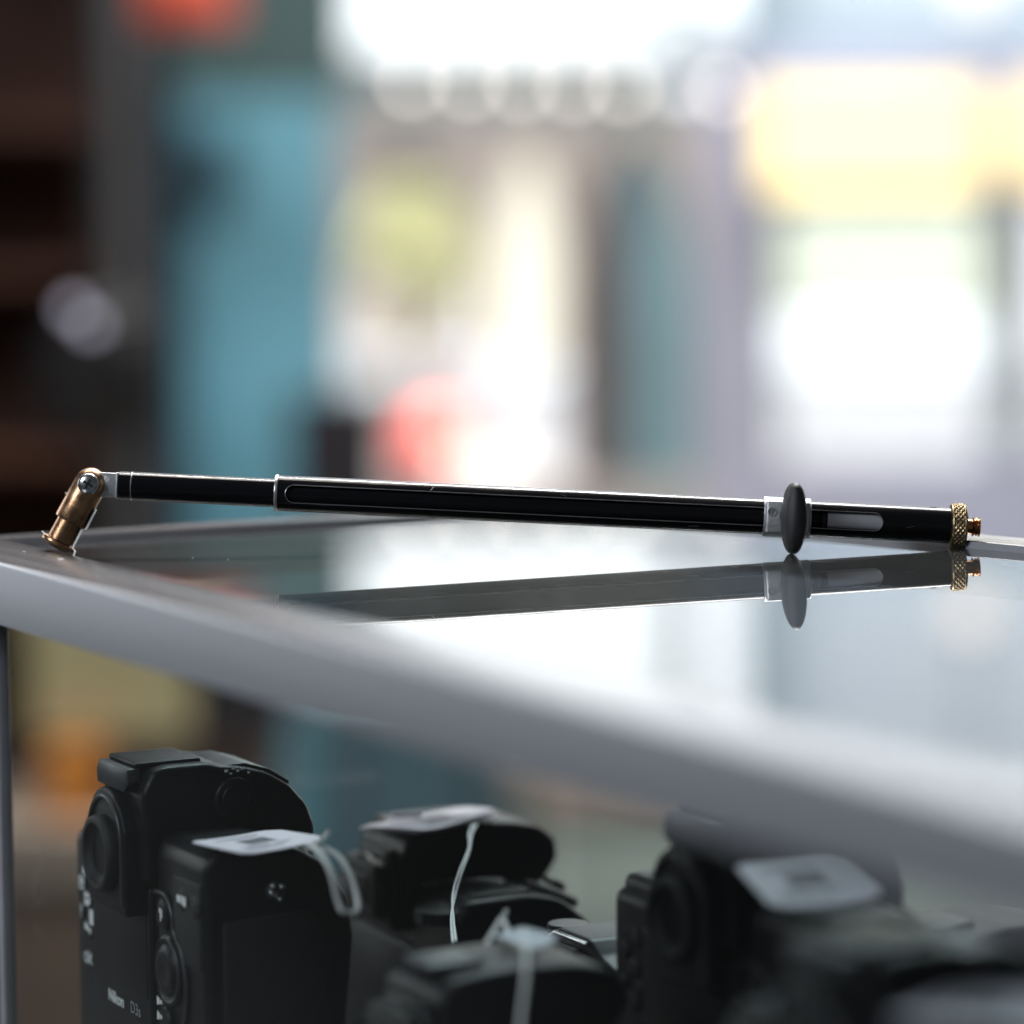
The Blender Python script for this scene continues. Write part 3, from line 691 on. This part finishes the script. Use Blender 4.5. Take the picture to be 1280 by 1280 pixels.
# ground and sky
b = MB(); b.box(-14, 14, -3, 30, FL - .1, FL); tag(b.build('floor', M['floor']), kind='structure')
b = MB(); b.box(-14, 14, 5.3, 22, FL + .004, FL + .02); tag(b.build('pavement', M['pave']), kind='structure')
b = MB(); b.box(-14, 14, 22, 22.2, FL, 14); tag(b.build('sky', M['sky']), kind='structure')
TOP = -620
solid('teal_wall', [(205, 424, 118, 'floor')], M['teal'], 'teal painted wall panel between the charcoal curtain and the arched windows', 'wall')
solid('brown_wall', [(-3600, 138, TOP - 500, 'floor')], M['curtain'], 'dark wall behind the bookcase', 'wall', Y=5.1)  # added wall, stops outdoor light spilling in past the bookcase
solid('dark_header', [(140, 443, TOP, 117)], M['green_dk'], 'dark green panel above the teal wall', 'wall panel')
solid('grey_curtain', [(146, 212, TOP, 'floor')], M['curtain'], 'charcoal curtain hanging between the bookcase and teal wall', 'curtain', Y=4.6, th=.05)
# bookcase
bc = empty('bookcase', (X(-60, 3.3), 3.3, FL)); tag(bc, 'dark walnut bookcase standing beside the charcoal curtain', 'bookcase')
def sheet(name, x0, x1, y0, y1, Y, m, label, cat):
    t = bmesh.new(); t.faces.new([t.verts.new((X(a, Y), Y, Z(c, Y))) for a, c in ((x0, y1), (x1, y1), (x1, y0), (x0, y0))])
    b = MB(); b._add(t); return tag(b.build(name, m), label, cat)
def child(o, root): o.parent = root; o.location = -root.location; return o
child(solid('back_panel', [(-400, 140, TOP, 'floor')], M['bookwood'], Y=3.62, th=.02), bc)
child(solid('side_panel', [(118, 142, TOP, 'floor')], M['curtain'], Y=3.3, th=.3), bc)
for y in (-200, 145, 330, 560, 760): child(solid('shelf', [(-400, 117.5, y, y + 16)], M['bookwood'], Y=3.3, th=.3), bc)
# a jar on the bookcase; two chrome glints added as glowing balls
b = MB(); b.lathe([(0, .045), (.03, .06), (.10, .06), (.14, .03), (.17, .026)], (X(92, 3.2), 3.36, Z(559, 3.2)), (0, 0, 1), 32)
tag(b.build('glass_jar', M['curtain']), 'dark jar standing on the bookcase shelf', 'jar')
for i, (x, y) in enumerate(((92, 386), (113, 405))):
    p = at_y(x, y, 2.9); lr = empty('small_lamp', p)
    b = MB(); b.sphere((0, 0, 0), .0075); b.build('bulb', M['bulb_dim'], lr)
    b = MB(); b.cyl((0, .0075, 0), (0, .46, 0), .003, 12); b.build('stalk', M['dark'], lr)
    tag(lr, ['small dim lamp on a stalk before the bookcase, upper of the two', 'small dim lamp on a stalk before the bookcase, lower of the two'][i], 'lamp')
# red pendant
pl_ = empty('pendant_lamp', (X(222, 4.4), 4.4, Z(-120, 4.4))); tag(pl_, 'orange red lamp shade hanging above the teal wall', 'pendant lamp')
b = MB(); z0 = Z(26, 4.4) - pl_.location.z; z1 = 0; b.lathe([(z0, .090), (z0 + .02, .093), (z1 - .02, .05), (z1, .03)], (0, 0, 0), (0, 0, 1), 40); b.build('lamp_shade', M['red'], pl_)
b = MB(); b.cyl((0, 0, 0), (0, 0, 1.0), .004, 10); b.build('cord', M['dark'], pl_)
# shop front: lintel, pillar, beams, sill walls
sf = empty('storefront', (X(800), YW, FL)); tag(sf, 'pale shop front wall with arched windows and glazed door', 'shop front')
child(solid('lintel', [(444, 833, 64, 117), (425, 878, 117, 150)], M['lintel']), sf)
child(solid('pillar', [(879, 958, 71, 'floor')], M['lav'], th=.14), sf)
child(solid('beam', [(872, 1500, 34, 70)], M['beam'], th=.1), sf)
child(solid('sign_board', [(959, 1500, 71, 264)], M['lav'], th=.08), sf)
child(solid('mullion', [(834, 870, TOP, 92), (928, 990, TOP, 33)], M['beam'], th=.1), sf)
child(solid('sill_wall', [(959, 1500, 578, 'floor')], M['lav'], th=.1), sf)
child(solid('plinth', [(425, 878, 604, 'floor')], M['taupe'], th=.1), sf)
child(solid('door_post', [(1240, 1300, 265, 577)], M['slate'], th=.1), sf)
child(solid('door_stile', [(959, 975, 265, 577)], M['lintel'], th=.08), sf)
# arched window wall
arches = [(430, 604, 178), (613, 708, 172), (716, 872, 166)]
def arch_top(x):
    for a, c, ty in arches:
        if a < x < c:
            w = (c - a) / 2; q = abs(x - (a + c) / 2) / w; return ty + 235 * (1 - math.sqrt(max(0, 1 - q ** 1.35)))
    return None
b = MB(); xs = sorted(set(list(range(426, 879, 4)) + [v for a, c, _ in arches for v in (a, c)]))
for x0, x1 in zip(xs, xs[1:]):
    m_ = (x0 + x1) / 2; tq = arch_top(m_); pbox(b, x0, x1, 150.5, tq if tq else 603, th=.07)
aw = child(b.build('arched_wall', M['taupe']), sf)
for k, (a, c, ty) in enumerate(arches[:1]):
    child(solid('window_pane', [(a + 2, c - 2, ty, 603)], M['pane_far'], Y=YW + .03, th=.006), sf)
child(solid('door_pane', [(975.5, 1239.5, 265, 577)], M['pane_far'], Y=YW + .03, th=.006), sf)
child(solid('transom_pane', [(444.5, 833.5, TOP, 63.5)], M['pane_far'], Y=YW + .03, th=.006), sf)
# behind the windows
sheet('roller_blind', 991, 1500, TOP, 33, YW + .05, M['blind'], 'pale blue green roller blind above the glowing cream signs', 'blind')
sheet('cream_blind', 606, 712, 160, 450, YW + .02, M['blind_cream'], 'cream blind in the narrow arch between the two wider arches', 'blind')
sheet('door_blind', 973, 1242, 262, 400, YW + .1, M['blind_green'], 'pale green blind pulled half down behind the glazed door', 'blind')
solid('grey_drape', [(706, 788, 165, 603)], M['drape'], 'dark grey brown drape hanging in an arch beside the pale teal door', 'drape', Y=YW + .012, th=.03)
solid('teal_door', [(788.5, 874, 160, 603)], M['tealdoor'], 'pale teal door leaf in an arch beside the dark drape', 'door', Y=YW + .015, th=.04)
solid('valance', [(428, 606, 160, 226)], M['beam'], 'blue grey valance across the arch with the tree', 'valance', Y=YW + .08, th=.02)
solid('door_frame', [(204.5, 236, 118, 'floor')], M['tealdark'], 'dark teal upright between the teal wall and charcoal curtain', 'frame', Y=YW - .05, th=.045)  # strip for the darker edge of the teal wall
solid('wall_fitting', [(238, 296, 160, 232)], M['tealdark'], 'dark fitting fixed high on the teal wall', 'fitting', Y=YW - .045, th=.04)  # flat box for the darker area high on the wall
gl_ = empty('globe_lamp', at_y(1216, -22, 4.6)); tag(gl_, 'warm lit globe hanging before the pale roller blind', 'lamp')
b = MB(); b.sphere((0, 0, 0), .034); b.build('globe', M['globe'], gl_)
b = MB(); b.cyl((0, 0, .033), (0, 0, .9), .004, 10); b.build('cord', M['dark'], gl_)
# lit signs
GS = 'lit box signs over the door'
for (x0, x1, y0, y1, lb) in ((956, 1224, 112, 242, 'wide glowing cream box sign over the glazed door'), (1268, 1480, 108, 238, 'glowing cream box sign past the door post, cut off by the picture edge')):
    s_ = empty('lit_sign', (X((x0 + x1) / 2), 4.9, Z(y1, 4.9))); tag(s_, lb, 'lit sign', GS)
    child(solid('sign_face', [(x0, x1, y0, y1)], M['sign'], Y=4.86, th=.02), s_)
    child(solid('sign_box', [(x0 - 2, x1 + 2, y0 - 2, y1 + 2)], M['lav'], Y=4.882, th=.1), s_)
# string of bulbs below the big window
bl = None
for i, (x, y) in enumerate(((515, 94), (585, 96), (652, 98), (716, 99), (780, 101), (904, 104))):
    p = at_y(x, y + 8, 4.6)
    if bl is None:
        bl = empty('light_bulb', p); b = MB(); b.sphere((0, 0, 0), .0095, (1, 1, 1.1), 20, 14); b.build('bulb', M['bulb'], bl)
        b = MB(); b.cyl((0, 0, .0095), (0, 0, .03), .005, 14); b.build('socket', M['dark'], bl); q = bl
    else: q = copy_tree(bl); q.location = p
    tag(q, ['bulb at the outer end of the row, nearest the teal wall', 'second bulb of the row counted from the teal wall', 'third bulb of the row counted from the teal wall', 'fourth bulb of the row counted from the teal wall', 'fifth bulb of the row counted from the teal wall', 'lone bulb hanging before the lavender pillar'][i], 'light bulb', 'bulbs strung under the big window')
cp = spline([at_y(x, y + 8, 4.6) + Vector((0, 0, .03)) for x, y in ((440, 88), (515, 94), (585, 96), (652, 98), (716, 99), (780, 101), (904, 104), (960, 98))], 5)
b = MB(); b.tube(cp, .002, 6); tag(b.build('cable', M['dark']), 'thin cable carrying the row of bulbs', 'cable')
# round lamp with red side, dark monitor
rl = empty('round_lamp', at_y(572, 660, 4.5)); tag(rl, 'round white lamp with a red shade on a stand before the arches', 'lamp')
c_ = at_y(598, 588, 4.5) - rl.location
b = MB(); b.sphere(c_, .047); b.build('globe', M['globe'], rl)
c2 = at_y(548, 562, 4.57) - rl.location
b = MB(); b.sphere(c2, .060); b.build('red_shade', M['redshade'], rl)
b = MB(); b.cyl((c_.x, c_.y, c_.z - .046), (c_.x, c_.y, FL - rl.location.z), .01, 14); b.build('stand', M['dark'], rl)
mo = empty('monitor', at_y(430, 650, 4.3)); tag(mo, 'dark grey monitor standing in front of the teal wall', 'monitor')
child(solid('screen', [(362, 482, 490, 640)], M['black'], Y=4.3, th=.05), mo)
child(solid('stand', [(424, 440, 640, 'floor')], M['black'], Y=4.31, th=.03), mo)
# lower things seen through the case
solid('mustard_cabinet', [(30, 232, 740, 915)], M['olive'], 'mustard cabinet above the dark brown chest behind the case', 'cabinet', Y=3.02, th=.22)
lt = empty('low_counter', (X(90, 2.95), 2.95, FL)); tag(lt, 'brown low counter with a paler top behind the case', 'counter')
child(solid('top_board', [(-60, 250, 1030, 1100)], M['greybrown'], Y=2.93, th=.27), lt)
child(solid('base', [(-60, 250, 1100.5, 'floor')], M['brownwood'], Y=2.95, th=.25), lt)
solid('orange_crate', [(45, 112, 935, 1029)], M['orange'], 'orange crate standing on the low brown counter behind the case', 'crate', Y=2.97, th=.2)
solid('brown_chest', [(113, 330, 916, 1029)], M['walnut'], 'dark brown chest standing on the low counter beside the orange crate', 'chest', Y=3.02, th=.22)
solid('slate_box', [(236, 352, 790, 915)], M['black'], 'dark box standing beside the mustard cabinet', 'box', Y=3.04, th=.2)
solid('teal_board', [(380, 640, 860, 'floor')], M['tealgrey'], 'greyish teal board standing low behind the case', 'board', Y=4.7, th=.1)
solid('beige_board', [(641, 920, 900, 1010)], M['pink'], 'beige board above the pale cabinet behind the case', 'board', Y=4.7, th=.1)
solid('pale_cabinet', [(641, 1500, 1011, 'floor')], M['palegreen'], 'pale grey green cabinet standing under the beige board', 'cabinet', Y=4.72, th=.2)
# outside: trees and a building
def tree(x, ytop, ybot, Y, w, label, n=420):
    base = Vector((X(x, Y), Y, FL)); t_ = empty('tree', base); tag(t_, label, 'tree')
    zt, zb = Z(ytop, Y) - FL, Z(ybot, Y) - FL
    b = MB(); b.lathe([(0, .05), (zb * .7, .04), (zb + (zt - zb) * .6, .02)], (0, 0, 0), (0, 0, 1), 12)
    for k in range(5):
        a = k * 1.3; b.tube([(0, 0, zb * .8 + .1 * k), (w * .5 * math.cos(a), w * .5 * math.sin(a), zb + (zt - zb) * (.3 + .1 * k))], .03, 6)
    b.build('trunk', M['bark'], t_)
    tm = bmesh.new()
    for k in range(n):
        u = Vector((random.gauss(0, .42), random.gauss(0, .42), random.gauss(0, .38)))
        if u.length > 1: u.normalize()
        c = Vector((u.x * w, u.y * w, (zt + zb) / 2 + u.z * (zt - zb) / 2)); s_ = random.uniform(.06, .13)
        a = Vector((random.uniform(-1, 1), random.uniform(-1, 1), random.uniform(-1, 1))).normalized(); d = a.orthogonal().normalized() * s_; e_ = a.cross(d)
        tm.faces.new([tm.verts.new(c + v) for v in (d, e_ * .5, -d, -e_ * .5)])
    b = MB(); b._add(tm); b.build('crown', M['leaf_lit'], t_)
tree(515, 178, 400, 11, .50, 'yellow green tree standing outside the arch with the valance', 230)

fb = empty('street_building', (X(560, 16), 16, FL)); tag(fb, 'pale building across the street seen through the arches', 'building')
child(solid('wall', [(330, 596, 205, 450)], M['facade'], Y=16, th=1.5), fb)
child(solid('roof', [(322, 602, 190, 204.5)], M['slate'], Y=15.9, th=1.7), fb)
for x in (395, 455, 515): child(solid('window', [(x, x + 26, 250, 320)], M['beam'], Y=15.97, th=.02), fb)
# ================================================================== light
w = bpy.data.worlds.new('World'); scene.world = w; w.use_nodes = True
bg = w.node_tree.nodes['Background']; bg.inputs[0].default_value = (.86, .92, 1.0, 1); bg.inputs[1].default_value = .05
def area(name, loc, target, sx, sy, e, c=(1, 1, 1)):
    l = bpy.data.lights.new(name, 'AREA'); l.shape = 'RECTANGLE'; l.size = sx; l.size_y = sy; l.energy = e; l.color = c
    o = bpy.data.objects.new(name, l); col.objects.link(o); o.location = loc
    o.rotation_euler = (Vector(target) - Vector(loc)).to_track_quat('-Z', 'Y').to_euler(); return o
area('ceiling_lamp', (.3, 3.0, 2.6), (.2, 4.9, -.1), 2.5, 1.0, 100, (1, .97, .95))  # added unseen fill that brightens the shop wall
area('low_lamp', (-.5, 1.9, 1.6), (-.15, 3.6, -.5), 1.0, .5, 20, (1, .95, .88))  # added unseen fill for the low furniture behind the case
area('case_lamp', (.5, 3.3, 2.3), (.0, 1.1, -.1), 1.2, .22, 64, (.92, .95, 1))  # added light from behind, brightens the tags and edges the tube
area('side_window_lamp', (-2.8, 3.3, .5), (-.15, 1.2, -.05), 1.2, 1.3, 21, (.92, .95, .98))  # added light off to the left for the rim face, not a window
area('room_lamp', (-2.2, -.6, 1.7), (-.1, 1.1, -.1), 1.0, 1.0, 52, (.86, .93, 1))  # added fill behind the viewer, lifts the white button marks
area('daylight_lamp', (.4, 5.6, 5.5), (.3, 11, .3), 4, 2, 3600, (1, .97, .9))

scene.render.engine = 'CYCLES'
scene.cycles.use_denoising = True
scene.cycles.max_bounces = 10; scene.cycles.transparent_max_bounces = 24
scene.cycles.sample_clamp_indirect = 4
scene.cycles.caustics_reflective = False; scene.cycles.caustics_refractive = False
scene.render.resolution_x = scene.render.resolution_y = 1024
vs = scene.view_settings; vs.view_transform = 'Standard'; vs.look = 'None'; vs.exposure = 0; vs.gamma = 1; vs.use_curve_mapping = False
